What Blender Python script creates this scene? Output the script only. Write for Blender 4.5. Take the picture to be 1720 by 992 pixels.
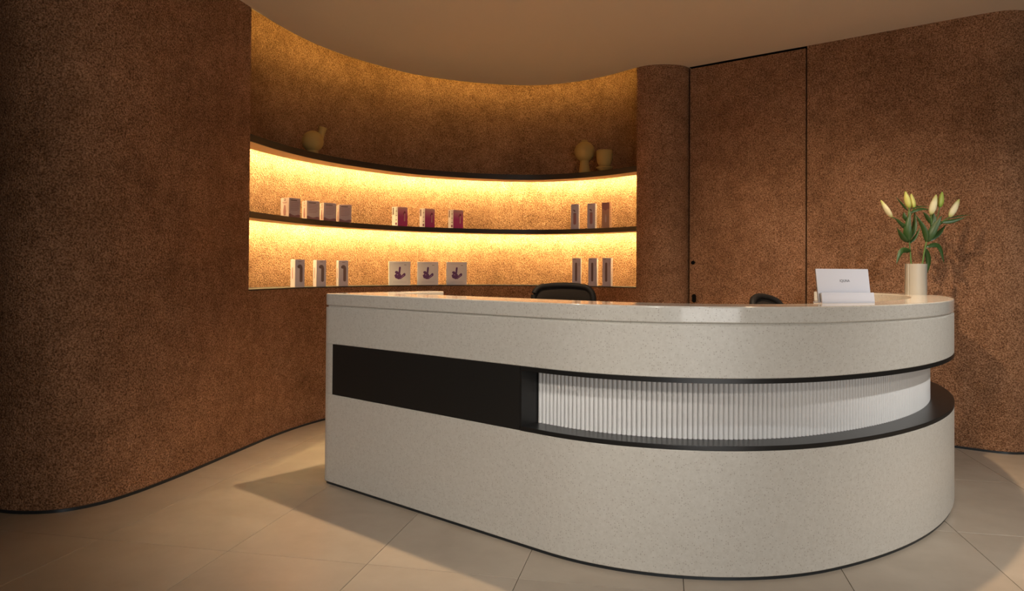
import bpy, bmesh, math, random
from mathutils import Vector, Matrix
random.seed(7)
for o in list(bpy.data.objects): bpy.data.objects.remove(o, do_unlink=True)
scene = bpy.context.scene
C = scene.collection

# ------------------------------------------------------------------ camera
EYE = 1.1446
cam_d = bpy.data.cameras.new('camera'); cam = bpy.data.objects.new('camera', cam_d); C.objects.link(cam)
cam_d.sensor_fit = 'HORIZONTAL'; cam_d.sensor_width = 36.0
cam_d.lens = 36.0 * 1222.34 / 1720.0
cam_d.shift_y = -(496.0 - 438.55) / 1720.0
cam_d.clip_start = 0.05
_p, _r = 0.0122, 0.0063
F = Vector((0, math.cos(_p), math.sin(_p))); U0 = Vector((0, -math.sin(_p), math.cos(_p))); X0 = Vector((1, 0, 0))
X = X0 * math.cos(_r) + U0 * math.sin(_r); U = U0 * math.cos(_r) - X0 * math.sin(_r)
cam.matrix_world = Matrix(((X.x, U.x, -F.x, 0), (X.y, U.y, -F.y, 0), (X.z, U.z, -F.z, EYE), (0, 0, 0, 1)))
scene.camera = cam

# ------------------------------------------------------------------ light and exposure
scene.view_settings.view_transform = 'Standard'
scene.view_settings.look = 'None'
scene.view_settings.gamma = 1.0
scene.view_settings.use_curve_mapping = False
scene.view_settings.exposure = 0.0
w = bpy.data.worlds.new('world'); scene.world = w; w.use_nodes = True
w.node_tree.nodes['Background'].inputs[0].default_value = (0.75, 0.86, 1.0, 1)
w.node_tree.nodes['Background'].inputs[1].default_value = 0.6

ZC = 2.822                       # ceiling height
WARM = (1.0, 0.70, 0.42); NEUT = (1.0, 0.93, 0.83); LED = (1.0, 0.77, 0.34); COVE = (1.0, 0.74, 0.20)

def spot(x, y, power, color, size=92, blend=0.35, aim=None, rad=0.03):
    d = bpy.data.lights.new('downlight_or_added_spot', 'SPOT'); d.energy = power; d.color = color
    d.spot_size = math.radians(size); d.spot_blend = blend; d.shadow_soft_size = rad
    o = bpy.data.objects.new('downlight_or_added_spot', d); C.objects.link(o); o.location = (x, y, ZC - 0.012)
    if aim:
        v = Vector(aim) - o.location; o.rotation_euler = v.to_track_quat('-Z', 'Y').to_euler()
    return o
spot(-0.165, 4.035, 270, WARM, 80, 0.9)            # over the straight half of the counter
spot(1.65, 3.80, 190, WARM, 84, 0.8)               # over the round end
spot(0.90, 1.45, 60, (0.92, 0.97, 1.0), 92, 0.7)   # row in front of the counter
spot(-0.30, 0.40, 150, (1.0, 0.95, 0.88), 52, 1.0, (-0.25, 3.3, 0.75))
spot(2.90, 1.30, 250, (0.97, 0.97, 0.95), 72, 0.8, (2.7, 3.9, 0.2))
spot(-0.60, 1.20, 580, (1.0, 0.80, 0.58), 36, 1.0, (2.2, 5.2, 0.85))   # accent on the flowers and the wall behind
spot(-0.20, -1.40, 400, NEUT, 34, 0.9, (-0.42, 3.5, 0.45), 0.10)      # two added unseen spots further back, to brighten the counter front
spot(1.90, -1.40, 180, NEUT, 38, 0.9, (1.45, 3.1, 0.30), 0.10)  # the other added spot, for the rounded part
dl = bpy.data.lights.new('window_daylight', 'AREA'); dl.shape = 'RECTANGLE'; dl.size = 3.6; dl.size_y = 1.7
dl.energy = 84; dl.color = (1.0, 0.96, 0.90)
do = bpy.data.objects.new('window_daylight', dl); C.objects.link(do); do.location = (1.7, -4.05, 1.0)
do.rotation_euler = (math.radians(90), 0, 0)

# ------------------------------------------------------------------ materials
def mat(name, color, rough=0.6, spec=0.5, metal=0.0):
    m = bpy.data.materials.new(name); m.use_nodes = True
    b = m.node_tree.nodes['Principled BSDF']
    b.inputs['Base Color'].default_value = (*color, 1); b.inputs['Roughness'].default_value = rough
    b.inputs['Specular IOR Level'].default_value = spec; b.inputs['Metallic'].default_value = metal
    return m
def N(m, t, **kw):
    n = m.node_tree.nodes.new(t)
    for k, v in kw.items(): setattr(n, k, v)
    return n
def L(m, a, b): m.node_tree.links.new(a, b)
def bsdf(m): return m.node_tree.nodes['Principled BSDF']
def ramp(m, fac, stops, interp='LINEAR'):
    r = N(m, 'ShaderNodeValToRGB'); r.color_ramp.interpolation = interp
    e = r.color_ramp.elements
    while len(e) < len(stops): e.new(0.5)
    for i, (p, c) in enumerate(stops): e[i].position = p; e[i].color = (*c, 1)
    L(m, fac, r.inputs[0]); return r.outputs[0]
def noise(m, vec, scale, detail=2, rough=0.5):
    n = N(m, 'ShaderNodeTexNoise'); n.inputs['Scale'].default_value = scale
    n.inputs['Detail'].default_value = detail; n.inputs['Roughness'].default_value = rough
    L(m, vec, n.inputs['Vector']); return n.outputs['Fac']
def mixc(m, fac, a, b, blend='MIX'):
    n = N(m, 'ShaderNodeMix', data_type='RGBA', blend_type=blend)
    if isinstance(fac, float): n.inputs[0].default_value = fac
    else: L(m, fac, n.inputs[0])
    for s, v in ((n.inputs[6], a), (n.inputs[7], b)):
        if isinstance(v, tuple): s.default_value = (*v, 1)
        else: L(m, v, s)
    return n.outputs[2]
def coords(m): return N(m, 'ShaderNodeTexCoord').outputs['Object']

def stucco():
    m = mat('rough_stucco', (0.3, 0.17, 0.1), 0.9, 0.08)
    v = coords(m)
    g = noise(m, v, 130, 2, 0.6)
    vo = N(m, 'ShaderNodeTexVoronoi'); vo.inputs['Scale'].default_value = 95; L(m, v, vo.inputs['Vector'])
    big = noise(m, v, 2.2, 4, 0.6)
    base = ramp(m, g, [(0.29, (0.095, 0.041, 0.018)), (0.45, (0.235, 0.115, 0.057)), (0.66, (0.46, 0.248, 0.138))])
    tone = ramp(m, big, [(0.35, (0.84, 0.82, 0.80)), (0.65, (1.12, 1.12, 1.14))])
    patch = ramp(m, noise(m, v, 11, 4, 0.65), [(0.36, (0.88, 0.87, 0.86)), (0.66, (1.16, 1.17, 1.19))])
    L(m, mixc(m, 1.0, mixc(m, 1.0, base, tone, 'MULTIPLY'), patch, 'MULTIPLY'), bsdf(m).inputs['Base Color'])
    add = N(m, 'ShaderNodeMath', operation='SUBTRACT'); L(m, g, add.inputs[0])
    mu = N(m, 'ShaderNodeMath', operation='MULTIPLY'); mu.inputs[1].default_value = 0.45; L(m, vo.outputs['Distance'], mu.inputs[0]); L(m, mu.outputs[0], add.inputs[1])
    bp = N(m, 'ShaderNodeBump'); bp.inputs['Strength'].default_value = 0.8; bp.inputs['Distance'].default_value = 0.012
    L(m, add.outputs[0], bp.inputs['Height']); L(m, bp.outputs[0], bsdf(m).inputs['Normal'])
    return m
def terrazzo(name, rough):
    m = mat(name, (0.6, 0.57, 0.51), rough, 0.5)
    v = coords(m)
    vo = N(m, 'ShaderNodeTexVoronoi'); vo.inputs['Scale'].default_value = 130; L(m, v, vo.inputs['Vector'])
    sel = N(m, 'ShaderNodeSeparateColor'); L(m, vo.outputs['Color'], sel.inputs[0])
    chip = N(m, 'ShaderNodeMath', operation='LESS_THAN'); chip.inputs[1].default_value = 0.30; L(m, vo.outputs['Distance'], chip.inputs[0])
    pick = N(m, 'ShaderNodeMath', operation='GREATER_THAN'); pick.inputs[1].default_value = 0.66; L(m, sel.outputs[0], pick.inputs[0])
    both = N(m, 'ShaderNodeMath', operation='MULTIPLY'); L(m, chip.outputs[0], both.inputs[0]); L(m, pick.outputs[0], both.inputs[1])
    half = N(m, 'ShaderNodeMath', operation='MULTIPLY'); half.inputs[1].default_value = 0.5; L(m, both.outputs[0], half.inputs[0])
    base = ramp(m, noise(m, v, 60, 5, 0.75), [(0.3, (0.53, 0.495, 0.435)), (0.7, (0.62, 0.59, 0.53))])
    L(m, mixc(m, half.outputs[0], base, (0.27, 0.22, 0.17)), bsdf(m).inputs['Base Color'])
    return m
def tile_mat():
    m = mat('beige_stone_tile', (0.45, 0.36, 0.27), 0.32, 0.45)
    v = coords(m)
    oi = N(m, 'ShaderNodeObjectInfo')
    add = N(m, 'ShaderNodeVectorMath', operation='ADD'); L(m, v, add.inputs[0])
    sc = N(m, 'ShaderNodeVectorMath', operation='SCALE'); sc.inputs['Scale'].default_value = 3.1; L(m, oi.outputs['Location'], sc.inputs[0]); L(m, sc.outputs[0], add.inputs[1])
    n = noise(m, add.outputs[0], 3.0, 8, 0.6)
    base = ramp(m, n, [(0.3, (0.39, 0.32, 0.245)), (0.7, (0.47, 0.395, 0.31))])
    r = ramp(m, oi.outputs['Random'], [(0, (0.94, 0.94, 0.94)), (1, (1.03, 1.03, 1.03))])
    L(m, mixc(m, 1.0, base, r, 'MULTIPLY'), bsdf(m).inputs['Base Color'])
    L(m, ramp(m, noise(m, add.outputs[0], 9, 4), [(0.3, (0.28,)*3), (0.7, (0.42,)*3)]), bsdf(m).inputs['Roughness'])
    return m
STUCCO = stucco(); TERR = terrazzo('pale_terrazzo', 0.38); TERRTOP = terrazzo('polished_pale_terrazzo', 0.12)
TILE = tile_mat()
GROUT = mat('tile_grout', (0.16, 0.125, 0.09), 0.9)
CEIL = mat('ceiling_paint', (0.78, 0.66, 0.54), 0.8, 0.2)
BLACK = mat('black_lacquer', (0.012, 0.0115, 0.011), 0.33, 0.5)
BLACKP = mat('black_satin_panel', (0.012, 0.011, 0.010), 0.55, 0.35)
GAP = mat('dark_gap', (0.006, 0.005, 0.004), 0.9, 0.1)
RIB = mat('white_fluted_resin', (0.77, 0.755, 0.735), 0.32, 0.5)
PLINTH = mat('dark_metal_plinth', (0.05, 0.058, 0.066), 0.3, 0.5, 0.7)
SHELF = mat('dark_bronze_shelf', (0.022, 0.017, 0.013), 0.5, 0.4)
SHELFU = mat('shelf_underside_wood', (0.42, 0.30, 0.19), 0.6)
PLAST = mat('black_plastic', (0.010, 0.009, 0.009), 0.6, 0.15)
MESHF = mat('black_mesh_fabric', (0.014, 0.011, 0.009), 0.9, 0.15)
CHROME = mat('chair_metal', (0.35, 0.35, 0.36), 0.25, 0.5, 1.0)
SANDC = mat('sand_ceramic', (0.44, 0.28, 0.085), 0.75, 0.3)
CREAMC = mat('cream_ceramic', (0.36, 0.335, 0.285), 0.35)
WHITEA = mat('white_acrylic', (0.62, 0.63, 0.70), 0.25)
CLEAR = mat('clear_acrylic_edge', (0.62, 0.66, 0.75), 0.06); bsdf(CLEAR).inputs['Transmission Weight'].default_value = 0.7
INK = mat('print_ink', (0.05, 0.05, 0.06), 0.6)
LEAF = mat('lily_leaf', (0.028, 0.068, 0.014), 0.4); STEMG = mat('lily_stem_green', (0.085, 0.16, 0.03), 0.5)
bsdf(LEAF).inputs['Subsurface Weight'].default_value = 0.0
def bud_mat(name, c0, c1):
    m = mat(name, c1, 0.45)
    t = N(m, 'ShaderNodeTexCoord').outputs['Object']; s = N(m, 'ShaderNodeSeparateXYZ'); L(m, t, s.inputs[0])
    L(m, ramp(m, s.outputs[2], [(0.0, c0), (0.03, c1), (0.075, c1), (0.115, c0)]), bsdf(m).inputs['Base Color']); return m
BUDC = bud_mat('cream_bud', (0.46, 0.47, 0.13), (0.68, 0.62, 0.38))
BUDY = bud_mat('yellow_green_bud', (0.36, 0.44, 0.06), (0.56, 0.55, 0.16))
BUDG = bud_mat('green_bud', (0.16, 0.30, 0.03), (0.34, 0.42, 0.08))
PINKB = mat('pink_beige_card', (0.62, 0.45, 0.42), 0.6); PINKD = mat('rose_brown_print', (0.34, 0.15, 0.14), 0.6)
LILAC = mat('lilac_grey_card', (0.52, 0.44, 0.47), 0.55); TAUPE = mat('taupe_print', (0.16, 0.09, 0.075), 0.55)
WHITEC = mat('white_card', (0.68, 0.61, 0.60), 0.55); PURP = mat('purple_print', (0.10, 0.015, 0.10), 0.5); PURPL = mat('light_purple_print', (0.28, 0.12, 0.26), 0.5)
PEACH = mat('peach_card', (0.50, 0.28, 0.19), 0.55)
TXT = mat('brown_text_print', (0.17, 0.09, 0.07), 0.6)
def magenta():
    m = mat('magenta_gradient_card', (0.35, 0.03, 0.12), 0.5)
    t = N(m, 'ShaderNodeTexCoord').outputs['Object']; s = N(m, 'ShaderNodeSeparateXYZ'); L(m, t, s.inputs[0])
    L(m, ramp(m, s.outputs[2], [(0.0, (0.44, 0.012, 0.20)), (0.08, (0.42, 0.03, 0.21)), (0.13, (0.54, 0.17, 0.29)), (0.17, (0.55, 0.36, 0.34))]), bsdf(m).inputs['Base Color']); return m
MAG = magenta(); MAGD = mat('dark_magenta_print', (0.20, 0.02, 0.07), 0.5); MAGL = mat('pale_pink_print', (0.55, 0.28, 0.32), 0.5)
def emit(name, color, s):
    m = bpy.data.materials.new(name); m.use_nodes = True; nt = m.node_tree; nt.nodes.clear()
    e = nt.nodes.new('ShaderNodeEmission'); e.inputs[0].default_value = (*color, 1); e.inputs[1].default_value = s
    o = nt.nodes.new('ShaderNodeOutputMaterial'); nt.links.new(e.outputs[0], o.inputs[0]); return m

# ------------------------------------------------------------------ helpers
def tag(o, label=None, cat=None, group=None, kind=None):
    for k, v in (('label', label), ('category', cat), ('group', group), ('kind', kind)):
        if v: o[k] = v
    return o
def link(name, me, m=None, parent=None):
    o = bpy.data.objects.new(name, me); C.objects.link(o)
    if m is not None:
        me.materials.clear(); me.materials.append(m)
    if parent: o.parent = parent
    return o
def empty(name, loc=(0, 0, 0), rz=0.0):
    o = bpy.data.objects.new(name, None); C.objects.link(o); o.location = loc; o.rotation_euler = (0, 0, rz)
    o.empty_display_size = 0.05; return o
def fin(bm, name, m, parent=None, smooth=35, bevel=0.0, segs=2):
    bmesh.ops.remove_doubles(bm, verts=bm.verts, dist=1e-6)
    bmesh.ops.recalc_face_normals(bm, faces=bm.faces)
    me = bpy.data.meshes.new(name); bm.to_mesh(me); bm.free()
    if smooth:
        for p in me.polygons: p.use_smooth = True
        me.set_sharp_from_angle(angle=math.radians(smooth))
    o = link(name, me, m, parent)
    if bevel:
        b = o.modifiers.new('bevel', 'BEVEL'); b.width = bevel; b.segments = segs; b.limit_method = 'ANGLE'; b.angle_limit = math.radians(50)
        b.harden_normals = False
    return o
def add_prism(bm, poly, z0, z1):
    # drop near-duplicate points
    q = []
    for p in poly:
        if not q or (Vector(p[:2]) - Vector(q[-1][:2])).length > 1e-4: q.append(p)
    if (Vector(q[0][:2]) - Vector(q[-1][:2])).length < 1e-4: q.pop()
    lo = [bm.verts.new((p[0], p[1], z0)) for p in q]; hi = [bm.verts.new((p[0], p[1], z1)) for p in q]
    n = len(q)
    bm.faces.new(hi); bm.faces.new(lo[::-1])
    for i in range(n): bm.faces.new((lo[i], lo[(i+1) % n], hi[(i+1) % n], hi[i]))
def prism(name, poly, z0, z1, m, parent=None, bevel=0.0, smooth=35, segs=2):
    bm = bmesh.new(); add_prism(bm, poly, z0, z1); return fin(bm, name, m, parent, smooth, bevel, segs)
def add_strip(bm, a, b, z0, z1):
    """solid band between two matching plan paths a and b"""
    V = [[bm.verts.new((p[0], p[1], z)) for p, z in ((pa, z0), (pb, z0), (pb, z1), (pa, z1))] for pa, pb in zip(a, b)]
    for r, s in zip(V, V[1:]):
        for i in range(4): bm.faces.new((r[i], r[(i+1) % 4], s[(i+1) % 4], s[i]))
    bm.faces.new(V[0]); bm.faces.new(V[-1][::-1])
def strip(name, a, b, z0, z1, m, parent=None, bevel=0.0, smooth=35):
    bm = bmesh.new(); add_strip(bm, a, b, z0, z1); return fin(bm, name, m, parent, smooth, bevel)
def add_box(bm, c, s, rot=None):
    M = Matrix.Translation(c) @ (rot or Matrix()) @ Matrix.Diagonal((s[0], s[1], s[2], 1))
    return bmesh.ops.create_cube(bm, size=1.0, matrix=M)
def box(name, c, s, m, parent=None, bevel=0.0, rot=None):
    bm = bmesh.new(); add_box(bm, c, s, rot); return fin(bm, name, m, parent, 0 if not bevel else 30, bevel)
def add_lathe(bm, prof, n=40, c=(0, 0)):
    rings = []
    for r, z in prof:
        if r < 1e-5: rings.append([bm.verts.new((c[0], c[1], z))])
        else: rings.append([bm.verts.new((c[0] + r*math.cos(2*math.pi*i/n), c[1] + r*math.sin(2*math.pi*i/n), z)) for i in range(n)])
    for a, b in zip(rings, rings[1:]):
        for i in range(n):
            j = (i+1) % n
            if len(a) == 1 and len(b) == 1: continue
            if len(a) == 1: bm.faces.new((a[0], b[j], b[i]))
            elif len(b) == 1: bm.faces.new((a[i], a[j], b[0]))
            else: bm.faces.new((a[i], a[j], b[j], b[i]))
def lathe(name, prof, m, parent=None, n=40, c=(0, 0), smooth=40):
    bm = bmesh.new(); add_lathe(bm, prof, n, c); return fin(bm, name, m, parent, smooth)
def add_tube(bm, pts, rad, n=10, closed=False):
    pts = [Vector(p) for p in pts]; rings = []; k = len(pts)
    up = Vector((0.13, 0.21, 0.97)).normalized()
    for i, p in enumerate(pts):
        if closed: t = (pts[(i+1) % k] - pts[i-1]).normalized()
        else: t = (pts[min(i+1, k-1)] - pts[max(i-1, 0)]).normalized()
        a = t.cross(up)
        if a.length < 0.1: a = t.cross(Vector((1, 0, 0)))
        a.normalize(); b = t.cross(a).normalized()
        r = rad[i] if isinstance(rad, (list, tuple)) else rad
        rings.append([bm.verts.new(p + a*r*math.cos(2*math.pi*j/n) + b*r*math.sin(2*math.pi*j/n)) for j in range(n)])
    pairs = list(zip(rings, rings[1:])) + ([(rings[-1], rings[0])] if closed else [])
    for r, s in pairs:
        for j in range(n): bm.faces.new((r[j], r[(j+1) % n], s[(j+1) % n], s[j]))
    if not closed: bm.faces.new(rings[0]); bm.faces.new(rings[-1][::-1])
def tube(name, pts, rad, m, parent=None, n=10, closed=False):
    bm = bmesh.new(); add_tube(bm, pts, rad, n, closed); return fin(bm, name, m, parent, 50)
def catmull(pts, per=10):
    pts = [Vector(p) for p in pts]; out = []
    P = [2*pts[0] - pts[1]] + pts + [2*pts[-1] - pts[-2]]
    for i in range(1, len(P) - 2):
        p0, p1, p2, p3 = P[i-1:i+3]
        t0 = 0; t1 = t0 + (p1-p0).length**0.5; t2 = t1 + (p2-p1).length**0.5; t3 = t2 + (p3-p2).length**0.5
        for k in range(per):
            t = t1 + (t2-t1)*k/per
            a1 = p0*((t1-t)/(t1-t0)) + p1*((t-t0)/(t1-t0)); a2 = p1*((t2-t)/(t2-t1)) + p2*((t-t1)/(t2-t1)); a3 = p2*((t3-t)/(t3-t2)) + p3*((t-t2)/(t3-t2))
            b1 = a1*((t2-t)/(t2-t0)) + a2*((t-t0)/(t2-t0)); b2 = a2*((t3-t)/(t3-t1)) + a3*((t-t1)/(t3-t1))
            out.append(b1*((t2-t)/(t2-t1)) + b2*((t-t1)/(t2-t1)))
    out.append(pts[-1]); return out
def offset(path, d):
    """shift an open plan path to its left by d"""
    out = []
    for i, p in enumerate(path):
        a = path[max(i-1, 0)]; b = path[min(i+1, len(path)-1)]
        t = (Vector(b[:2]) - Vector(a[:2])).normalized()
        out.append(Vector((p[0] - t.y*d, p[1] + t.x*d)))
    return out
def V2(x, y): return Vector((x, y))

# ------------------------------------------------------------------ the room
W_LEFT = catmull([V2(*p) for p in [(-2.72, 4.6), (-2.70, 3.95), (-2.64, 3.68), (-2.53, 3.50), (-2.39, 3.418), (-2.245, 3.394), (-2.10, 3.424), (-1.985, 3.53), (-1.913, 3.681), (-1.866, 3.83),
    (-1.817, 4.02), (-1.766, 4.26), (-1.731, 4.44), (-1.687, 4.665)]], 6)
W_NICHE = catmull([V2(*p) for p in [(-1.687, 4.665), (-1.62, 4.98), (-1.50, 5.35), (-1.34, 5.66), (-1.14, 5.93), (-0.83, 6.25), (-0.34, 6.50), (0.05, 6.585), (0.25, 6.575), (0.54, 6.46), (0.78, 6.27), (1.022, 5.985)]], 8)
W_COL = catmull([V2(*p) for p in [(1.022, 5.985), (1.064, 5.943), (1.13, 5.904), (1.246, 5.886), (1.347, 5.904), (1.405, 5.937), (1.45, 5.985)]], 6)
DA, DB = V2(1.449, 5.968), V2(2.182, 5.383)
W_RIGHT = [DB] + catmull([V2(*p) for p in [(2.916, 4.787), (3.01, 4.711), (3.085, 4.657), (3.155, 4.625), (3.255, 4.625), (3.36, 4.67), (3.44, 4.76), (3.49, 4.90), (3.51, 5.10), (3.52, 5.6)]], 6)
NDEPTH = 0.27
W_IN = offset(W_NICHE, NDEPTH)          # recess face behind the shelves
YB = 7.3
Z_SILL, Z_S1, Z_S2 = 1.010, 1.473, 1.963

wl = prism('wall_left', list(W_LEFT) + [W_IN[0], V2(-2.05, YB), V2(-2.72, YB)], 0, ZC + 0.16, STUCCO); tag(wl, kind='structure')
bm = bmesh.new()
add_prism(bm, list(W_NICHE) + [V2(1.02, YB), V2(-2.05, YB), W_IN[0]], 0, Z_SILL - 0.008)
add_prism(bm, list(W_IN) + [V2(1.02, YB), V2(-2.05, YB)], Z_SILL - 0.008, ZC + 0.16)
add_prism(bm, list(W_COL) + [V2(1.60, 6.25), V2(1.60, YB), V2(1.02, YB), W_IN[-1]], 0, ZC + 0.16)
wb = fin(bm, 'wall_back', STUCCO); tag(wb, kind='structure')
bm = bmesh.new()
add_prism(bm, list(W_RIGHT) + [V2(3.52, YB), V2(2.5, YB), DB + V2(0.3, 0.38)], 0, ZC)
wr = fin(bm, 'wall_right', STUCCO); tag(wr, kind='structure')
# near-black strips behind and above the flush door, gap shade put in as colour
dd = (DB - DA).normalized(); dn = V2(-dd.y, dd.x)
bm = bmesh.new()
add_prism(bm, [DA + dn*0.055 - dd*0.05, DB + dn*0.055 + dd*0.02, DB + dn*0.10 + dd*0.02, DA + dn*0.10 - dd*0.05], 0, ZC)
add_prism(bm, [DA + dn*0.001 + dd*0.002, DB + dn*0.001 - dd*0.002, DB + dn*0.055 - dd*0.002, DA + dn*0.055 + dd*0.002], ZC - 0.004, ZC)
rv = fin(bm, 'door_gap_shade', GAP, smooth=0); tag(rv, kind='structure')
door = prism('door_1', [DA + dd*0.008, DB - dd*0.012, DB - dd*0.012 + dn*0.05, DA + dd*0.008 + dn*0.05], 0.006, ZC - 0.016, STUCCO); tag(door, kind='structure')

# ceiling with its curved edge in front of the recess, and the cove lid above
CX0, CX1, CY0 = -5.0, 5.6, -4.2
bm = bmesh.new()
add_prism(bm, [V2(CX0, CY0), V2(CX1, CY0), V2(CX1, YB), V2(1.40, YB), W_IN[-1] + V2(0.07, 0.05)] + list(reversed(W_NICHE)) + [W_IN[0] - V2(0.07, -0.01), V2(-2.4, YB), V2(CX0, YB)], ZC, ZC + 0.018)
add_prism(bm, [V2(-2.9, 4.0), V2(1.9, 4.0), V2(1.9, YB), V2(-2.9, YB)], ZC + 0.16, ZC + 0.20)
ce = fin(bm, 'ceiling', CEIL, smooth=0); tag(ce, kind='structure')

# rest of the room, behind and beside the camera, plus an added daylight-blocking partition
wo = mat('plain_wall_paint', (0.22, 0.18, 0.145), 0.8)
for nm, poly in (('wall_far_left', [V2(CX0-.1, CY0), V2(CX0, CY0), V2(CX0, YB), V2(CX0-.1, YB)]), ('wall_light_blocker', [V2(-1.46, CY0), V2(-1.36, CY0), V2(-1.36, 1.0), V2(-1.46, 1.0)]), ('wall_far_right', [V2(CX1, CY0), V2(CX1+.1, CY0), V2(CX1+.1, YB), V2(CX1, YB)]),
                 ('wall_corridor_left', [V2(CX0, YB), V2(-2.72, YB), V2(-2.72, YB+.1), V2(CX0, YB+.1)]), ('wall_corridor_right', [V2(3.52, YB), V2(CX1, YB), V2(CX1, YB+.1), V2(3.52, YB+.1)])):
    tag(prism(nm, poly, -0.10, ZC, wo, smooth=0), kind='structure')
bm = bmesh.new()
for x0, x1, z0, z1 in ((CX0, -1.2, 0, ZC), (3.6, CX1, 0, ZC), (-1.2, 3.6, 2.45, ZC), (-1.2, 3.6, 0, 0.08)):
    add_prism(bm, [V2(x0, CY0-.1), V2(x1, CY0-.1), V2(x1, CY0), V2(x0, CY0)], z0, z1)
tag(fin(bm, 'wall_front', wo, smooth=0), kind='structure')

# floor and its tiles
fl = prism('floor', [V2(CX0, CY0), V2(CX1, CY0), V2(CX1, YB), V2(CX0, YB)], -0.10, -0.008, GROUT, smooth=0); tag(fl, kind='structure')
TH = 0.2047; ta = V2(math.cos(TH), -math.sin(TH)); ts = V2(math.sin(TH), math.cos(TH)); A0, S0 = -0.5224, 2.6677
tm = None; g = 0.0012
for i in range(-9, 12):
    for j in range(-9, 8):
        ctr = ta*(A0 + 0.6*(i + 0.5)) + ts*(S0 + 0.9*(j + 0.5))
        if not (CX0 + 0.35 < ctr.x < CX1 - 0.35 and CY0 + 0.4 < ctr.y < YB - 0.2): continue
        if tm is None:
            bm = bmesh.new(); add_box(bm, (0, 0, -0.004), (0.6 - 2*g, 0.9 - 2*g, 0.008))
            top = [e for e in bm.edges if all(v.co.z > -0.001 for v in e.verts)]
            bmesh.ops.bevel(bm, geom=top, offset=0.0008, segments=1, affect='EDGES')
            t = fin(bm, 'tile', TILE, fl, 0); tm = t.data
        else:
            t = bpy.data.objects.new('tile', tm); C.objects.link(t); t.parent = fl
        t.location = (ctr.x, ctr.y, 0); t.rotation_euler = (0, 0, -TH)

# skirting
def skirting(nm, path):
    o = strip(nm, offset(path, -0.007), offset(path, 0.003), 0, 0.014, PLINTH); tag(o, kind='structure')
skirting('baseboard_left', list(W_LEFT)); skirting('baseboard_back', list(W_NICHE)); skirting('baseboard_right', W_RIGHT)
skirting('baseboard_column', list(W_COL))

# door furniture (parts of the flush door)
def disc_on_door(nm, s, z, rx, rz_, depth=0.012):
    p = DA + dd*s
    bm = bmesh.new(); n = 28; a = []; b = []
    for k in range(n):
        an = 2*math.pi*k/n; cx = rx*math.cos(an); cz = rx*math.sin(an) + math.copysign(max(rz_ - rx, 0), math.sin(an))
        q = p + dd*cx
        a.append(bm.verts.new((q.x + dn.x*0.002, q.y + dn.y*0.002, z + cz))); b.append(bm.verts.new((q.x - dn.x*depth, q.y - dn.y*depth, z + cz)))
    bm.faces.new(a[::-1]); bm.faces.new(b)
    for k in range(n): bm.faces.new((a[k], a[(k+1) % n], b[(k+1) % n], b[k]))
    o = fin(bm, nm, GAP, door, 40, 0.002); return o
tag(disc_on_door('door_lock', 0.040, 1.215, 0.0155, 0.0155), 'round black lock')
tag(disc_on_door('door_pull', 0.050, 0.925, 0.0165, 0.034), 'oval black recessed pull')

# ------------------------------------------------------------------ reception counter
ZT = 1.014
def counter_path():
    x0, y0, th, Ls, R1, a1, R2, a2, R3 = (-1.0017, 3.9154, -0.7039, 1.4835, 1.0506, 1.1341, 2.2678, 0.8549, 0.6809)
    pts = []; n = 30
    for i in range(n): t = Ls*i/n; pts.append((V2(x0 + math.cos(th)*t, y0 + math.sin(th)*t), th, t))
    x, y = x0 + math.cos(th)*Ls, y0 + math.sin(th)*Ls; s = Ls; pts.append((V2(x, y), th, s))
    for R, a, n in ((R1, a1, 40), (R2, a2, 44), (R3, math.pi - a1 - a2, 40)):
        da = a/n
        for i in range(n):
            m = th + da/2; x += R*da*math.cos(m); y += R*da*math.sin(m); th += da; s += R*da; pts.append((V2(x, y), th, s))
    for i in range(1, 3): pts.append((V2(x + math.cos(th)*0.075*i, y + math.sin(th)*0.075*i), th, s + 0.075*i))
    return pts
CP = counter_path()
def cat(s, off=0.0):
    """point on the counter outline at arc length s, moved inwards by off"""
    for (p, a, t), (q, b, u) in zip(CP, CP[1:]):
        if t <= s <= u + 1e-9:
            k = (s - t)/(u - t); th = a + (b - a)*k; r = p + (q - p)*k
            return V2(r.x - math.sin(th)*off, r.y + math.cos(th)*off), th
    p, th, t = CP[-1]; return V2(p.x - math.sin(th)*off, p.y + math.cos(th)*off), th
SEND = CP[-1][2]; STRL = 1.4835
P0 = CP[0][0]; cd = V2(math.cos(CP[0][1]), math.sin(CP[0][1])); cn = V2(-cd.y, cd.x)
WING, WT, CT = 0.759, 0.131, 0.29
def depth(s):
    """width of the counter top: broad along the front, slimmer round the end"""
    k = min(1.0, max(0.0, (s - 1.5)/1.3)); k = k*k*(3 - 2*k); return CT + (0.195 - CT)*k
def outline(off=0.0, inner=CT, s0=0.0, cr=0.012):
    """closed plan of the J-shaped counter, pulled in by off"""
    o = [P0 + cn*(WING - off) + cd*(WT - off), P0 + cn*(WING - off) + cd*off]
    # slightly rounded outer corner
    c0 = P0 + cd*off + cn*off
    o += [c0 + cn*cr, c0 + cn*cr*0.3 + cd*cr*0.3*0.999, c0 + cd*cr]
    n = 150
    for i in range(1, n + 1):
        s = (SEND - off)*i/n
        if s > off + cr + 0.005: o.append(cat(s, off)[0])
    for i in range(n, -1, -1):
        s = (SEND - off)*i/n
        if s > WT: o.append(cat(s, depth(s) - off)[0])
    o += [P0 + cd*(WT - off) + cn*(inner - off)]
    return o
rc = empty('reception_counter', (0, 0, 0))
tag(rc, 'pale terrazzo reception counter with a rounded end and black fluted slot', 'counter')
prism('plinth', outline(0.006), 0, 0.013, PLINTH, rc)
ZQ, ZP = 0.479, 0.746
prism('lower_body', outline(0.0), 0.013, ZQ, TERR, rc, bevel=0.003)
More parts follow.
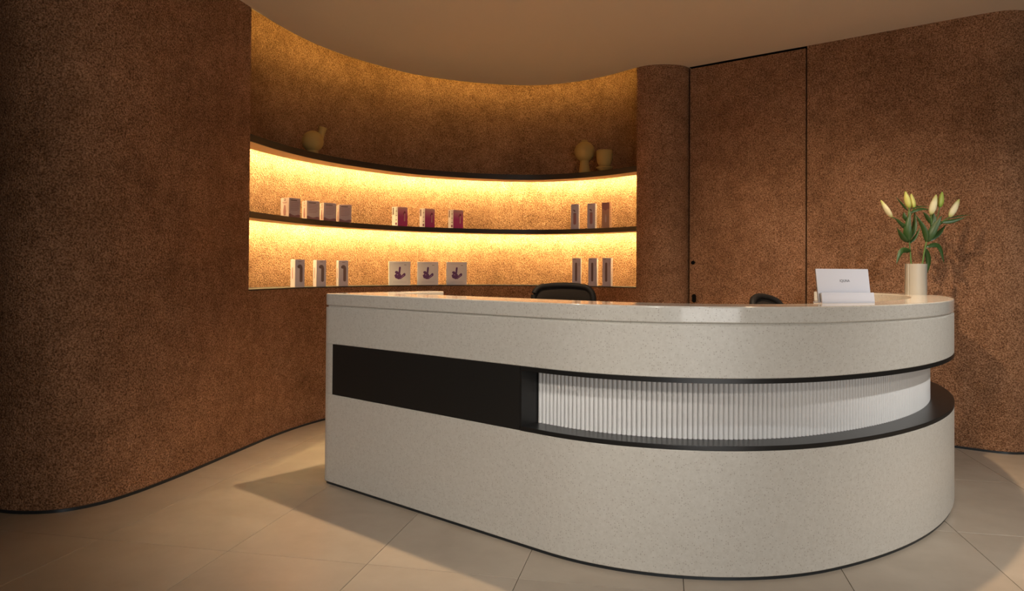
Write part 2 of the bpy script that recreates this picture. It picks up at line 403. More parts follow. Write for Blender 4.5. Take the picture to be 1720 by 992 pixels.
S_SLOT = 1.364; REC = 0.115
# core behind panel and flutes
core = [P0 + cn*WING + cd*WT, P0 + cn*WING, P0 + cn*0.012, P0 + cn*0.0036 + cd*0.0036, P0 + cd*0.012, cat(0.066, 0)[0], cat(0.066, 0.03)[0], cat(S_SLOT, 0.03)[0], cat(S_SLOT, REC + 0.012)[0]]
n = 120
for i in range(1, n + 1):
    s = S_SLOT + (SEND - S_SLOT - 0.25)*i/n; core.append(cat(s, REC + 0.012)[0])
core += [cat(SEND - 0.25, 0)[0], cat(SEND, 0)[0]]
for i in range(120, -1, -1):
    s = SEND*i/120
    if s > WT: core.append(cat(s, depth(s))[0])
core.append(P0 + cd*WT + cn*CT)
prism('middle_body', core, ZQ, ZP, TERR, rc)
prism('black_panel', [cat(0.0675, 0.0005)[0], cat(S_SLOT - 0.004, 0.0005)[0], cat(S_SLOT - 0.004, 0.03)[0], cat(0.0675, 0.03)[0]], ZQ + 0.001, ZP - 0.001, BLACKP, rc)
so = [S_SLOT + (SEND - 0.25 - S_SLOT)*i/130 for i in range(131)]
strip('slot_shelf', [cat(s, -0.001)[0] for s in so], [cat(s, REC + 0.012)[0] for s in so], ZQ, ZQ + 0.018, BLACK, rc, bevel=0.0015)
strip('slot_head', [cat(s, -0.0005)[0] for s in so], [cat(s, REC + 0.012)[0] for s in so], ZP - 0.018, ZP, BLACK, rc)
prism('slot_cheek', [cat(S_SLOT - 0.004, 0)[0], cat(S_SLOT + 0.006, 0)[0], cat(S_SLOT + 0.006, REC + 0.012)[0], cat(S_SLOT - 0.004, REC + 0.012)[0]], ZQ + 0.018, ZP - 0.018, BLACK, rc)
# flutes, each one a half-round rod
fm = None; pitch = 0.0196
kcount = 0; s = S_SLOT + 0.006 + 0.011
while s < SEND - 0.26:
    p, th = cat(s, REC)
    if fm is None:
        bm = bmesh.new(); nn = 10; r = pitch*0.468
        pts = [(r*math.cos(math.pi + math.pi*k/nn), r*1.0*math.sin(math.pi + math.pi*k/nn)) for k in range(nn + 1)] + [(r, 0.006), (-r, 0.006)]
        add_prism(bm, [V2(*q) for q in pts], ZQ + 0.018, ZP - 0.018)
        f = fin(bm, 'flute', RIB, rc, 60); fm = f.data
    else:
        f = bpy.data.objects.new('flute', fm); C.objects.link(f); f.parent = rc
    f.location = (p.x, p.y, 0); f.rotation_euler = (0, 0, th)
    kcount += 1
    loc_R = 1.0 if s < STRL else (1 - REC/1.05 if s < STRL + 1.19 else (1 - REC/2.27 if s < STRL + 3.13 else 1 - REC/0.68))
    s += pitch/loc_R
prism('upper_body', outline(0.0), ZP, ZT - 0.072, TERR, rc, bevel=0.003)
prism('shadow_joint', outline(0.009), ZT - 0.072, ZT - 0.064, TERR, rc)
prism('countertop', outline(0.0), ZT - 0.064, ZT, TERRTOP, rc, bevel=0.006, segs=3)

# ------------------------------------------------------------------ shelves and LED strips
def niche_path(o0, inset=0.012):
    P = list(W_NICHE); Q = offset(P, o0)
    return Q
def shelf(label, z0, z1):
    t = empty('curved_shelf'); tag(t, label, 'shelf')
    strip('board', offset(W_NICHE, 0.004), offset(W_NICHE, NDEPTH), z1 - 0.010, z1, SHELF, t)
    strip('front_edge', offset(W_NICHE, 0.0), offset(W_NICHE, 0.012), z0, z1 + 0.0015, SHELF, t)
    strip('underside', offset(W_NICHE, 0.012), offset(W_NICHE, 0.171), z0 + 0.001, z0 + 0.007, SHELFU, t)
    return t
T1, T2 = 0.038, 0.046
shelf('middle curved dark shelf holding beige, magenta and lilac boxes', Z_S1, Z_S1 + T1)
shelf('top curved dark shelf carrying sand coloured ceramic vases', Z_S2, Z_S2 + T2)
sb = strip('sill_board', offset(W_NICHE, -0.003), offset(W_NICHE, NDEPTH), Z_SILL - 0.008, Z_SILL, SHELF); tag(sb, 'thin dark sill board along the bottom of the lit recess', 'shelf')
def led(label, z, o0, o1, strength, th=0.004, color=LED, trim=1):
    m = emit('warm_led_diffuser', color, strength)
    o = strip('led_strip', offset(W_NICHE, o0)[trim:-trim], offset(W_NICHE, o1)[trim:-trim], z - th, z, m)
    tag(o, label, 'light strip', 'warm light strips in the recess'); return o
led('warm light strip under the top shelf at the wall', Z_S2 + 0.034, 0.178, 0.191, 420)
led('warm light strip under the middle shelf at the wall', Z_S1 + 0.026, 0.178, 0.191, 420)
led('warm light strip hidden in the ceiling cove above the recess', ZC + 0.080, -0.020, -0.012, 10, 0.058, COVE, 4)

# ------------------------------------------------------------------ boxes on the shelves
def npoint(u, off):
    """point in the recess seen along the bearing u (pixels), off behind the shelf edge"""
    k = (u - 860.0)/1222.34; best = None
    Q = offset(W_NICHE, off)
    for a, b in zip(Q, Q[1:]):
        fa = a.x - k*a.y; fb = b.x - k*b.y
        if fa*fb <= 0: best = a + (b - a)*(fa/(fa - fb)) if fa != fb else a
    return best
def plate(pts, m, nm, parent, y, th=0.0012):
    """flat printed shape on a face lying in the local xz plane at depth y"""
    bm = bmesh.new()
    a = [bm.verts.new((px, y, pz)) for px, pz in pts]; b = [bm.verts.new((px, y - th, pz)) for px, pz in pts]
    n = len(pts); bm.faces.new(a); bm.faces.new(b[::-1])
    for i in range(n): bm.faces.new((a[i], b[i], b[(i+1) % n], a[(i+1) % n]))
    return fin(bm, nm, m, parent, 0)
def pill(cx, z0, z1, r, n=8):
    return [(cx + r*math.cos(math.pi + math.pi*k/n), z0 + r + r*math.sin(math.pi + math.pi*k/n)) for k in range(n+1)] + [(cx + r*math.cos(math.pi*k/n), z1 - r + r*math.sin(math.pi*k/n)) for k in range(n+1)]
def circ(cx, cz, r, n=16): return [(cx + r*math.cos(2*math.pi*k/n), cz + r*math.sin(2*math.pi*k/n)) for k in range(n)]
def rect(x0, x1, z0, z1): return [(x0, z0), (x1, z0), (x1, z1), (x0, z1)]
def side_plate(pts, m, nm, parent, x, sgn, th=0.0012):
    """printed shape on a side face: pts are (depth, z)"""
    bm = bmesh.new()
    a = [bm.verts.new((x, py, pz)) for py, pz in pts]; b = [bm.verts.new((x + sgn*th, py, pz)) for py, pz in pts]
    n = len(pts); bm.faces.new(a); bm.faces.new(b[::-1])
    for i in range(n): bm.faces.new((a[i], b[i], b[(i+1) % n], a[(i+1) % n]))
    return fin(bm, nm, m, parent, 0)
def carton(nm, label, cat_, group, u, off, z, wd, dp, ht, phi, m):
    """box whose front face looks towards the camera, turned by phi degrees"""
    p = npoint(u, off); bearing = math.atan2(-p.x, p.y)          # yaw that faces the camera
    t = empty(nm, (p.x, p.y, z), bearing + math.radians(phi)); tag(t, label, cat_, group)
    box('carton', (0, 0, ht/2), (wd, dp, ht), m, t, 0.0012)
    return t
zs1 = Z_S1 + T1 + 0.0016; zs0 = Z_SILL
ordn = ['leftmost', 'second from left', 'third from left', 'rightmost']
# four pink-beige boxes
for i, (u, phi, lab) in enumerate(((487, 37, 'pink beige box at the left end of the row of four, showing its side'), (521, 22, 'second pink beige box in the row of four on the middle shelf'),
                                   (550, 19, 'third pink beige box in the row of four on the middle shelf'), (577, 13, 'fourth pink beige box, at the row end nearest the magenta boxes'))):
    wd = 0.098; ht = 0.140
    t = carton('pink_beige_box', lab, 'box', 'pink beige boxes on the middle shelf', u, 0.062, zs1, wd, 0.095, ht, phi, PINKB)
    y = -0.0475
    plate([(-wd/2, 0.001), (wd/2, 0.001), (wd/2, 0.020), (wd*0.3, 0.022), (0.0, 0.014), (-wd*0.25, 0.020), (-wd*0.4, 0.027), (-wd/2, 0.026)], PINKD, 'wave_print', t, y)
    plate(rect(-0.034, 0.020, 0.120, 0.126), TXT, 'title_print', t, y)
    for k, (a, b) in enumerate(((0.036, 0.110), (0.034, 0.099), (0.037, 0.088), (0.033, 0.077), (0.036, 0.066), (0.026, 0.055))):
        plate(rect(-0.035, a, b - 0.0022, b), PINKD, 'text_line', t, y)
    x = -wd/2
    side_plate(rect(-0.010, 0.010, 0.118, 0.134), TXT, 'badge_print', t, x, -1); side_plate(rect(-0.005, 0.005, 0.122, 0.130), PINKB, 'badge_centre', t, x - 0.0012, -1, 0.0008)
    side_plate(rect(-0.026, 0.026, 0.106, 0.110), PINKD, 'text_line', t, x, -1); side_plate(rect(-0.018, 0.018, 0.099, 0.102), PINKD, 'text_line', t, x, -1)
    side_plate([(-0.012, 0.014), (0.012, 0.014), (0.016, 0.04), (0.009, 0.085), (0.0, 0.09), (-0.009, 0.085), (-0.016, 0.04)], PINKD, 'bottle_print', t, x, -1)
# three magenta boxes
for i, (u, phi, lab) in enumerate(((671, 43, 'magenta box with white spine, nearest the pink beige boxes'), (717, 41, 'magenta box with white spine, in the middle of three'), (765, 39, 'magenta box with white spine, rightmost of three'))):
    wd, dp, ht = 0.112, 0.072, 0.165
    t = carton('magenta_box', lab, 'box', 'magenta boxes on the middle shelf', u, 0.072, zs1, wd, dp, ht, phi, MAG)
    y = -dp/2
    plate([(0.014, 0.048), (0.022, 0.044), (0.028, 0.05), (0.026, 0.115), (0.018, 0.115)], MAGL, 'handle_print', t, y)
    plate([(0.004, 0.10), (0.010, 0.098), (0.012, 0.115), (0.004, 0.116)], MAGD, 'handle_print', t, y)
    plate(circ(0.022, 0.120, 0.011), MAGD, 'head_print', t, y)
    plate(rect(-0.020, 0.018, 0.150, 0.154), MAGL, 'title_print', t, y)
    side_plate(rect(-dp/2 + 0.001, dp/2 - 0.001, 0.001, ht - 0.001), WHITEC, 'white_spine', t, -wd/2, -1)
    xs = -wd/2 - 0.0012
    for k in range(9): side_plate(rect(-0.026, -0.010, 0.048 + k*0.0125, 0.056 + k*0.0125), LILAC if k % 3 else TAUPE, 'spine_letter', t, xs, -1, 0.0006)
    side_plate(circ(-0.016, 0.020, 0.011), MAGD, 'spine_badge', t, xs, -1, 0.0006)
    side_plate(rect(0.012, 0.028, 0.098, 0.158), TAUPE, 'spine_photo', t, xs, -1, 0.0006)
# three tall boxes at the right of the middle shelf
for i, (u, phi, lab) in enumerate(((966, -9, 'tall lilac grey box, leftmost of three at the right end of the middle shelf'), (994, -13, 'tall lilac grey box between two others at the right end of the middle shelf'),
                                   (1019, -20, 'tall peach box with brown top at the right end of the middle shelf'))):
    wd, dp, ht = 0.070, 0.066, 0.222
    pe = i == 2
    t = carton('tall_carton', lab, 'box', 'tall boxes at the right of the middle shelf', u, 0.055, zs1, wd, dp, ht, phi, PEACH if pe else LILAC)
    y = -dp/2
    if pe:
        plate([(-wd/2, 0.160), (-0.020, 0.168), (-0.006, 0.152), (0.004, 0.152), (0.016, 0.166), (wd/2, 0.165), (wd/2, ht - 0.001), (-wd/2, ht - 0.001)], PINKD, 'brown_print', t, y)
        plate([(-0.004, 0.05), (0.006, 0.05), (0.008, 0.09), (0.002, 0.12), (-0.004, 0.09)], PINKB, 'flame_print', t, y)
    else:
        plate(pill(0.000, 0.040, 0.145, 0.0125), LILAC if False else PINKD, 'body_print', t, y)
        plate([(-0.020, 0.172), (0.004, 0.150), (0.006, 0.164), (-0.002, 0.172)], TAUPE, 'head_print', t, y)
        plate(rect(-0.013, 0.013, 0.136, 0.140), TAUPE, 'ring_print', t, y - 0.0012, 0.0005)
    plate(rect(-0.024, 0.010, 0.210, 0.213), TXT, 'title_print', t, y - (0.0012 if pe else 0), 0.0008)
    for k in range(8): side_plate(rect(-0.004, 0.004, 0.03 + k*0.021, 0.040 + k*0.021), TAUPE, 'spine_letter', t, wd/2, 1, 0.0008)
# three boxes with a bent handle print on the sill
for i, (u, phi, lab) in enumerate(((500, 27, 'lilac grey box with bent handle print, nearest the left end of the sill'), (537, 21, 'lilac grey box with bent handle print, middle of three on the sill'), (575, 15, 'lilac grey box with bent handle print, rightmost of three on the sill'))):
    wd, dp, ht = 0.076, 0.070, 0.202
    t = carton('handle_carton', lab, 'box', 'boxes with bent handle print on the sill', u, 0.055, zs0, wd, dp, ht, phi, LILAC)
    y = -dp/2
    pts = [(0.010 + 0.011*math.cos(math.pi + math.pi*k/8), 0.048 + 0.011*math.sin(math.pi + math.pi*k/8)) for k in range(9)]
    pts += [(0.021, 0.140), (0.017, 0.156), (0.006, 0.166), (-0.008, 0.165), (-0.018, 0.156), (-0.019, 0.146), (-0.012, 0.139), (-0.001, 0.137)]
    plate(pts, TAUPE, 'handle_print', t, y)
    side_plate(pill(0.002, 0.062, 0.146, 0.006), PINKD, 'handle_print', t, -wd/2, -1)
    plate(rect(-0.012, 0.012, 0.186, 0.189), TXT, 'title_print', t, y)
# three square boxes with purple device print
for i, (u, lab) in enumerate(((671, 'square pale box with purple print, leftmost of three on the sill'), (718.5, 'square pale box with purple print, middle of three on the sill'), (767, 'square pale box with purple print, rightmost of three on the sill'))):
    wd, dp, ht = 0.182, 0.055, 0.203
    t = carton('square_carton', lab, 'box', 'square boxes with purple print on the sill', u, 0.050, zs0, wd, dp, ht, (4, 2, 0)[i], WHITEC)
    y = -dp/2
    plate([(-0.012, 0.095), (0.004, 0.090), (0.010, 0.150), (0.008, 0.156), (0.001, 0.158), (-0.006, 0.153)], PURP, 'upright_print', t, y)
    plate([(-0.044, 0.085), (-0.036, 0.062), (-0.005, 0.050), (0.014, 0.068), (0.012, 0.092), (-0.006, 0.108), (-0.020, 0.122), (-0.036, 0.120), (-0.040, 0.108), (-0.030, 0.098)], PURP, 'cluster_print', t, y, 0.0010)
    plate([(-0.006, 0.056), (0.008, 0.052), (0.048, 0.082), (0.050, 0.098), (0.040, 0.106), (0.030, 0.098), (0.000, 0.070)], PURP, 'bar_print', t, y, 0.0014)
    plate([(0.004, 0.060), (0.010, 0.060), (0.038, 0.084), (0.033, 0.090)], PURPL, 'highlight_print', t, y - 0.0014, 0.0005)
    plate(circ(-0.018, 0.090, 0.006, 10), PURPL, 'highlight_print', t, y - 0.0010, 0.0005)
    plate(rect(-0.052, 0.032, 0.184, 0.187), LILAC, 'title_print', t, y); plate(rect(0.038, 0.056, 0.171, 0.175), TXT, 'title_print', t, y)
    for k in range(2): plate(rect(-0.055, 0.058, 0.020 + 0.010*k, 0.0225 + 0.010*k), LILAC, 'text_line', t, y)
# three slim boxes with a dark bar print
for i, (u, phi, lab) in enumerate(((969, -7, 'slim lilac box with dark bar print, nearest the black chair'), (996.5, -11, 'slim lilac box with dark bar print, middle of three'), (1020.5, -16, 'slim lilac box with dark bar print, nearest the column'))):
    wd, dp, ht = 0.076, 0.060, 0.245
    t = carton('slim_carton', lab, 'box', 'slim boxes with dark bar print on the sill', u, 0.050, zs0, wd, dp, ht, phi, LILAC)
    y = -dp/2
    plate(pill(-0.003, 0.040, 0.205, 0.0095), TAUPE, 'bar_print', t, y)
    plate(rect(-0.030, -0.004, 0.232, 0.235), TXT, 'title_print', t, y); plate(rect(0.022, 0.025, 0.175, 0.205), PINKD, 'text_line', t, y)
    for k in range(6): side_plate(rect(-0.004, 0.004, 0.07 + k*0.024, 0.082 + k*0.024), PEACH, 'spine_letter', t, wd/2, 1, 0.0008)

# ------------------------------------------------------------------ vases on the top shelf
zv = Z_S2 + T2 + 0.0016
def arc(r, zc, a0, a1, n): return [(r*math.cos(a0 + (a1-a0)*k/n), zc + r*math.sin(a0 + (a1-a0)*k/n)) for k in range(n+1)]
p = npoint(523.5, 0.10)
t = empty('round_vase', (p.x, p.y, zv)); tag(t, 'round sand ceramic vase with upright spout at the left of the top shelf', 'vase')
lathe('body', [(0, 0), (0.046, 0), (0.044, 0.012), (0.041, 0.035)] + arc(0.081, 0.105, -1.03, 1.5, 20) + [(0, 0.186)], SANDC, t)
bm = bmesh.new(); add_lathe(bm, [(0.0, -0.05), (0.024, -0.05), (0.026, 0.03), (0.031, 0.055), (0.026, 0.057), (0.020, 0.03), (0, 0.02)], 24)
sp = fin(bm, 'spout', SANDC, t, 40); sp.location = (0.055, 0.035, 0.165); sp.rotation_euler = (0, math.radians(14), 0)
p = npoint(981, 0.10)
t = empty('ball_vase', (p.x, p.y, zv)); tag(t, 'sand ceramic vase with ball top on a flared foot', 'vase')
lathe('foot', [(0, 0), (0.054, 0), (0.053, 0.01), (0.043, 0.07), (0.037, 0.125), (0, 0.125)], SANDC, t)
lathe('ball', [(0, 0.114)] + arc(0.091, 0.200, -1.25, 1.30, 22) + [(0.026, 0.288), (0.030, 0.302), (0.024, 0.302), (0.018, 0.285), (0, 0.280)], SANDC, t)
p = npoint(1014.5, 0.085)
t = empty('footed_cup', (p.x, p.y, zv)); tag(t, 'small sand ceramic cup on a dish foot near the column', 'cup')
lathe('dish', [(0, 0), (0.040, 0), (0.044, 0.006), (0.072, 0.034), (0.072, 0.040), (0.050, 0.048), (0, 0.048)], SANDC, t)
lathe('bowl', [(0, 0.046), (0.045, 0.050), (0.060, 0.075), (0.069, 0.110), (0.072, 0.150), (0.071, 0.182), (0.066, 0.188), (0.063, 0.182), (0.062, 0.12), (0.04, 0.07), (0, 0.065)], SANDC, t)

# ------------------------------------------------------------------ chairs behind the counter
def rr(w, h, r, n=6):
    pts = []
    for cx, cz, a in ((w/2-r, h/2-r, 0), (-w/2+r, h/2-r, 90), (-w/2+r, -h/2+r, 180), (w/2-r, -h/2+r, 270)):
        for k in range(n+1): an = math.radians(a + 90*k/n); pts.append((cx + r*math.cos(an), cz + r*math.sin(an)))
        if a in (0, 180):
            for k in range(1, 8): pts.append(((cx - math.copysign((w - 2*r)*k/8, cx)), cz + (r if a == 0 else -r)))
    return pts
def office_chair(label, loc, rz, top, wd, crown):
    t = empty('office_chair', loc, rz); tag(t, label, 'chair', 'black office chairs behind the counter')
    H = 0.52; cz = top - H/2
    def bowed(x, z): return 0.24 - 0.10*(x/(wd/2))**2*0.5 + 0.10*((z - cz)/H + 0.5)**2 * 0.5
    def prof(k):  # outline with a crowned top edge
        pts = []
        for x, z in rr(wd, H, 0.062, 8):
            zz = z + cz + (crown*(1 - (2*x/wd)**2) - crown if z > 0 else 0); pts.append((x*k, cz + (zz - cz)*k))
        return pts
    fr = [(x, bowed(x, z), z) for x, z in prof(0.955)]
    tube('back_frame', fr, 0.019, PLAST, t, 8, True)
    bm = bmesh.new(); pr = prof(0.955); c0 = bm.verts.new((0, bowed(0, cz), cz)); rings = []
    for k in (0.4, 0.7, 1.0): rings.append([bm.verts.new((x*k, bowed(x*k, cz + (z-cz)*k), cz + (z-cz)*k)) for x, z in pr])
    m_ = len(pr)
    for i in range(m_):
        j = (i+1) % m_; bm.faces.new((c0, rings[0][i], rings[0][j]))
        for a, b in zip(rings, rings[1:]): bm.faces.new((a[i], b[i], b[j], a[j]))
    o = fin(bm, 'back_mesh', MESHF, t, 60); sm = o.modifiers.new('thickness', 'SOLIDIFY'); sm.thickness = 0.006
    prism_pts = rr(0.48, 0.46, 0.09, 6)
    prism('seat', [V2(x, y) for x, y in prism_pts], 0.43, 0.49, MESHF, t, 0.018)
    tube('back_spine', [(0, 0.10, 0.41), (0, 0.24, 0.43), (0, 0.30, 0.52), (0, 0.275, cz)], 0.02, PLAST, t)
    for s in (-1, 1):
        tube('armrest_post', [(s*0.22, 0.02, 0.43), (s*0.29, 0.02, 0.45), (s*0.29, 0.02, 0.66)], 0.014, PLAST, t, 8)
        box('armrest_pad', (s*0.29, 0.0, 0.672), (0.07, 0.25, 0.025), PLAST, t, 0.01)
    tube('gas_column', [(0, 0, 0.10), (0, 0, 0.43)], 0.026, CHROME, t, 14)
    for k in range(5):
        a = 2*math.pi*k/5 + 0.3
        tube('base_arm', [(0.02*math.cos(a), 0.02*math.sin(a), 0.11), (0.30*math.cos(a), 0.30*math.sin(a), 0.075)], [0.022, 0.013], PLAST, t, 8)
        bm = bmesh.new(); add_lathe(bm, [(0, -0.02), (0.026, -0.02), (0.03, -0.015), (0.03, 0.015), (0.026, 0.02), (0, 0.02)], 16)
        o = fin(bm, 'caster', PLAST, t, 40); o.location = (0.30*math.cos(a), 0.30*math.sin(a), 0.03); o.rotation_euler = (math.pi/2, 0, a)
    return t
office_chair('black mesh office chair seen in front of the lit recess', (0.315, 4.45, 0), math.radians(-4), 1.060, 0.40, 0.018)
office_chair('black office chair whose back tip shows in front of the flush door', (1.635, 4.05, 0), math.radians(38), 1.012, 0.34, 0.05)

# ------------------------------------------------------------------ things on the counter
# display stand
SL, SR = V2(1.300, 3.048), V2(1.556, 3.120)
wv = SR - SL; SW = wv.length; srz = math.atan2(wv.y, wv.x); mid = (SL + SR)/2
st = empty('display_stand', (mid.x, mid.y, ZT), srz); tag(st, 'white tabletop display stand with small dark lettering on the counter', 'sign')
def slab(nm, prof, m, x0=-SW/2, x1=SW/2, bevel=0.0008):
    bm = bmesh.new(); a = [bm.verts.new((x0, y, z)) for y, z in prof]; b = [bm.verts.new((x1, y, z)) for y, z in prof]; n = len(prof)
    bm.faces.new(a); bm.faces.new(b[::-1])
    for i in range(n): bm.faces.new((a[i], b[i], b[(i+1) % n], a[(i+1) % n]))
    return fin(bm, nm, m, st, 30, bevel)
slab('base_plate', [(0, 0.0), (0.058, 0.0), (0.058, 0.006), (0, 0.006)], WHITEA)
slab('front_lip', [(0.0, 0.006), (0.008, 0.006), (0.012, 0.044), (0.005, 0.044)], WHITEA)
slab('clear_insert', [(0.009, 0.007), (0.0185, 0.007), (0.0235, 0.041), (0.0135, 0.041)], CLEAR, -SW/2 + 0.002, SW/2 - 0.002)
slab('back_panel', [(0.020, 0.006), (0.025, 0.006), (0.045, 0.144), (0.040, 0.145)], WHITEA)
slab('dark_backing', [(0.0252, 0.0065), (0.0282, 0.0065), (0.0482, 0.1435), (0.0452, 0.144)], INK)
fc = bpy.data.curves.new('lettering', 'FONT'); fc.body = 'IQUNA'; fc.size = 0.0155; fc.align_x = 'CENTER'; fc.extrude = 0.0002; fc.space_character = 1.05
tmp = bpy.data.objects.new('tmp', fc); C.objects.link(tmp)
dg = bpy.context.evaluated_depsgraph_get(); me = bpy.data.meshes.new_from_object(tmp.evaluated_get(dg)); bpy.data.objects.remove(tmp)
lt = link('lettering', me, INK, st); tilt = math.atan2(0.139, 0.020)
lt.location = (0.006, 0.0316, 0.089); lt.rotation_euler = (tilt, 0, 0)

# flower vase
VX, VY = 2.395, 4.315
VR, VH = 0.0585, 0.183
va = empty('flower_vase', (VX, VY, ZT)); tag(va, 'cream cylinder vase with lilies on the counter end', 'vase')
bm = bmesh.new(); n = 64; oo = []; ii = []
seam = math.radians(-156)
for k in range(n):
    a = 2*math.pi*k/n; d = abs((a - seam + math.pi) % (2*math.pi) - math.pi); r = VR - (0.004 if d < 0.05 else 0.0)
    oo.append((r*math.cos(a), r*math.sin(a))); ii.append(((VR-0.006)*math.cos(a), (VR-0.006)*math.sin(a)))
A = [[bm.verts.new((x, y, z)) for x, y in q] for q, z in ((oo, 0), (oo, VH), (ii, VH), (ii, 0.008))]
for k in range(n):
    j = (k+1) % n
    for a, b in zip(A, A[1:]): bm.faces.new((a[k], a[j], b[j], b[k]))
bm.faces.new(A[0][::-1]); bm.faces.new(A[3])
fin(bm, 'cylinder', CREAMC, va, 25)

S = 0.00353
def fp(u, v, dy=0.0):
    """lily layout: across and up in the arrangement's own plane, dy towards the wall"""
    return Vector((VX + (u - 1545)*S + 0.55*dy, VY + dy, ZT + (493.5 - v)*S))
def leaf(parent, pts, wd, m=LEAF, roll=0.0, fold=0.25):
    P = catmull(pts, 5); n = len(P); bm = bmesh.new(); rows = []
    view = Vector((0.5, 1, 0)).normalized()
    for i, p in enumerate(P):
        t = (P[min(i+1, n-1)] - P[max(i-1, 0)]).normalized(); side = t.cross(view)
        if side.length < 0.1: side = Vector((1, 0, 0))
        side.normalize(); nor = side.cross(t).normalized()
        side = side*math.cos(roll) + nor*math.sin(roll); nor = side.cross(t).normalized()
        f = i/(n-1); wl_ = wd*0.48*(math.sin(math.pi*min(1, (f*0.94 + 0.06))**0.8))
        rows.append([bm.verts.new(p - side*wl_ - nor*wl_*fold), bm.verts.new(p), bm.verts.new(p + side*wl_ - nor*wl_*fold)])
    for a, b in zip(rows, rows[1:]):
        for k in range(2): bm.faces.new((a[k], a[k+1], b[k+1], b[k]))
    o = fin(bm, 'leaf', m, parent, 60); s_ = o.modifiers.new('thickness', 'SOLIDIFY'); s_.thickness = 0.0009; return o
def bud(parent, b, t, wd, m):
    d = t - b; Ln = d.length*1.03; r = wd*0.44; bm = bmesh.new()
    prof = [(0, 0), (0.40, 0.02), (0.66, 0.09), (0.90, 0.22), (1.0, 0.36), (0.92, 0.53), (0.72, 0.71), (0.47, 0.86), (0.24, 0.96), (0, 1.0)]
    nseg = 18; rings = []
    for q, h in prof:
        if q == 0: rings.append([bm.verts.new((0, 0, h*Ln))]); continue
        ring = []
        for k in range(nseg):
            a = 2*math.pi*k/nseg; rr_ = r*q*(1 + 0.07*math.cos(3*a)); ring.append(bm.verts.new((rr_*math.cos(a), rr_*math.sin(a), h*Ln)))
        rings.append(ring)
    for a, b2 in zip(rings, rings[1:]):
        for k in range(nseg):
            j = (k+1) % nseg
            if len(a) == 1: bm.faces.new((a[0], b2[j], b2[k]))
            elif len(b2) == 1: bm.faces.new((a[k], a[j], b2[0]))
            else: bm.faces.new((a[k], a[j], b2[j], b2[k]))
    o = fin(bm, 'bud', m, parent, 60); o.location = b; o.rotation_euler = d.to_track_quat('Z', 'Y').to_euler(); return o
# stem with the three left-hand buds
sa = empty('lily_stem', (0, 0, 0)); tag(sa, 'lily stem with three buds leaning to the left in the vase', 'flower', 'lilies in the vase')
tube('stem', catmull([fp(1541, 486), fp(1537, 441), fp(1535, 415, 0.005), fp(1533, 395, 0.01), fp(1532, 370), fp(1534, 347)], 5), 0.0042, STEMG, sa, 8)
tube('bud_stalk', catmull([fp(1532.5, 384), fp(1518, 370, -0.01), fp(1505, 364, -0.015)], 5), 0.003, STEMG, sa, 7)
tube('bud_stalk', catmull([fp(1533, 364), fp(1539, 356, 0.01), fp(1542, 348, 0.014)], 5), 0.003, STEMG, sa, 7)
bud(sa, fp(1505, 364, -0.015), fp(1486.5, 336, -0.02), 0.036, BUDC)
bud(sa, fp(1534, 348), fp(1527.5, 320.5, -0.005), 0.040, BUDY)
bud(sa, fp(1542, 348, 0.014), fp(1537, 323.5, 0.02), 0.036, BUDY)
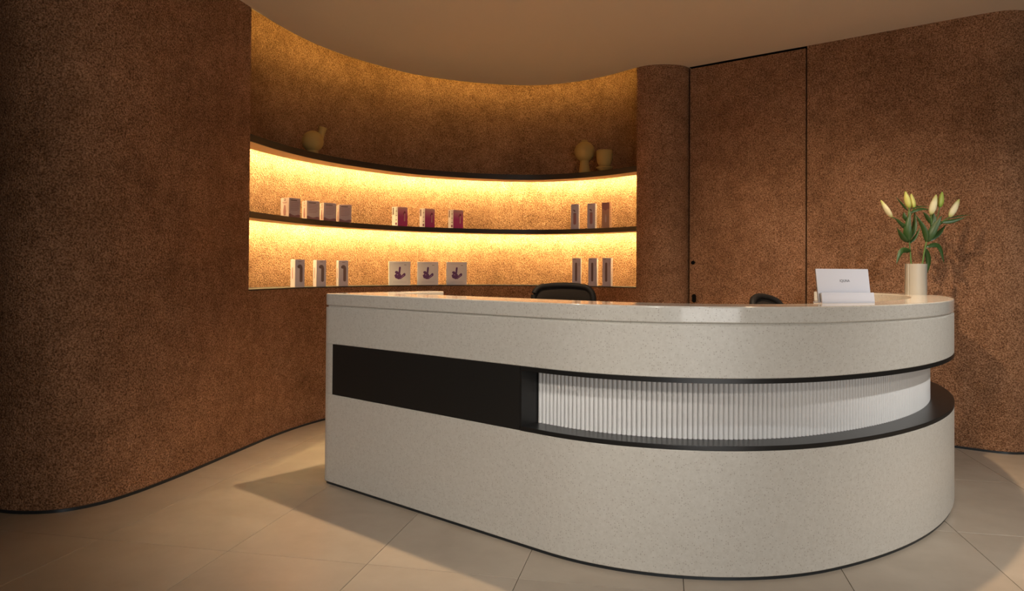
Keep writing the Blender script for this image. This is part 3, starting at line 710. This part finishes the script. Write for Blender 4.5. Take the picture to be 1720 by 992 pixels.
for pts, wd, roll in (
    ([(1533, 405, 0), (1523, 396, -.01), (1513, 381, -.02)], .034, 0.5), ([(1533, 404, 0), (1531, 385, -.015), (1536, 352, -.02)], .048, 0.1), ([(1534, 402, .01), (1543, 380, .02), (1543, 352, .02)], .036, 0.5),
    ([(1534, 408, .01), (1545, 396, .01), (1553, 379, .01)], .020, 0.4), ([(1533, 386, 0), (1522, 376, -.01), (1508, 364, -.03)], .026, 0.3), ([(1531, 352, 0), (1522, 341, 0), (1511, 329, 0)], .014, 0.6),
    ([(1535, 350, 0), (1550, 345.5, .01), (1569, 345, .02)], .010, 0.6), ([(1535, 356, 0), (1552, 350, 0), (1568, 350, .01)], .020, 0.3), ([(1536, 420, 0), (1521, 420, -.02), (1512, 443, -.035)], .034, 0.2),
    ([(1533, 372, 0), (1526, 362, 0), (1525, 354, 0)], .024, 0.3)):
    leaf(sa, [fp(*q) for q in pts], wd, LEAF, roll)
# stem with the three right-hand buds
sbb = empty('lily_stem', (0, 0, 0)); tag(sbb, 'lily stem with three buds leaning to the right in the vase', 'flower', 'lilies in the vase')
tube('stem', catmull([fp(1548, 486, .01), fp(1556, 441, .012), fp(1561, 412, .012), fp(1566, 394, .01), fp(1571, 376, .005), fp(1570, 359)], 5), 0.0045, STEMG, sbb, 8)
tube('bud_stalk', catmull([fp(1567, 391, .01), fp(1586, 373, 0), fp(1601, 363, -.005)], 5), 0.003, STEMG, sbb, 7)
tube('bud_stalk', catmull([fp(1570, 379, .01), fp(1581, 362, .02), fp(1585.5, 346, .025)], 5), 0.003, STEMG, sbb, 7)
bud(sbb, fp(1570, 359), fp(1579, 326, -.01), 0.046, BUDC)
bud(sbb, fp(1585.5, 346, .025), fp(1589.5, 319.5, .03), 0.039, BUDG)
bud(sbb, fp(1601, 363, -.005), fp(1617.5, 333, -.01), 0.043, BUDC)
for pts, wd, roll in (
    ([(1563, 405, .01), (1560, 385, 0), (1544, 358, 0)], .034, 0.3), ([(1564, 404, .01), (1574, 385, -.01), (1589, 360, -.02)], .048, 0.1), ([(1565, 404, .02), (1582, 392, .03), (1597, 374, .04)], .036, 0.5),
    ([(1570, 374, 0), (1564, 362, 0), (1557, 354, 0)], .026, 0.5), ([(1571, 380, 0), (1575, 366, 0), (1574, 354, 0)], .03, 0.3), ([(1588, 372, 0), (1606, 370, -.01), (1629, 363, -.02)], .026, 0.2),
    ([(1599, 365, 0), (1618, 361, 0), (1640, 358.5, 0)], .009, 0.5), ([(1561, 415, .012), (1566, 435, .045), (1563, 462, .06)], .032, 0.2), ([(1562, 413, .012), (1582, 411, .02), (1593, 441, .03)], .030, 0.3),
    ([(1570, 385, .01), (1584, 374, .01), (1601, 368, .01)], .026, 0.4)):
    leaf(sbb, [fp(*q) for q in pts], wd, LEAF, roll)
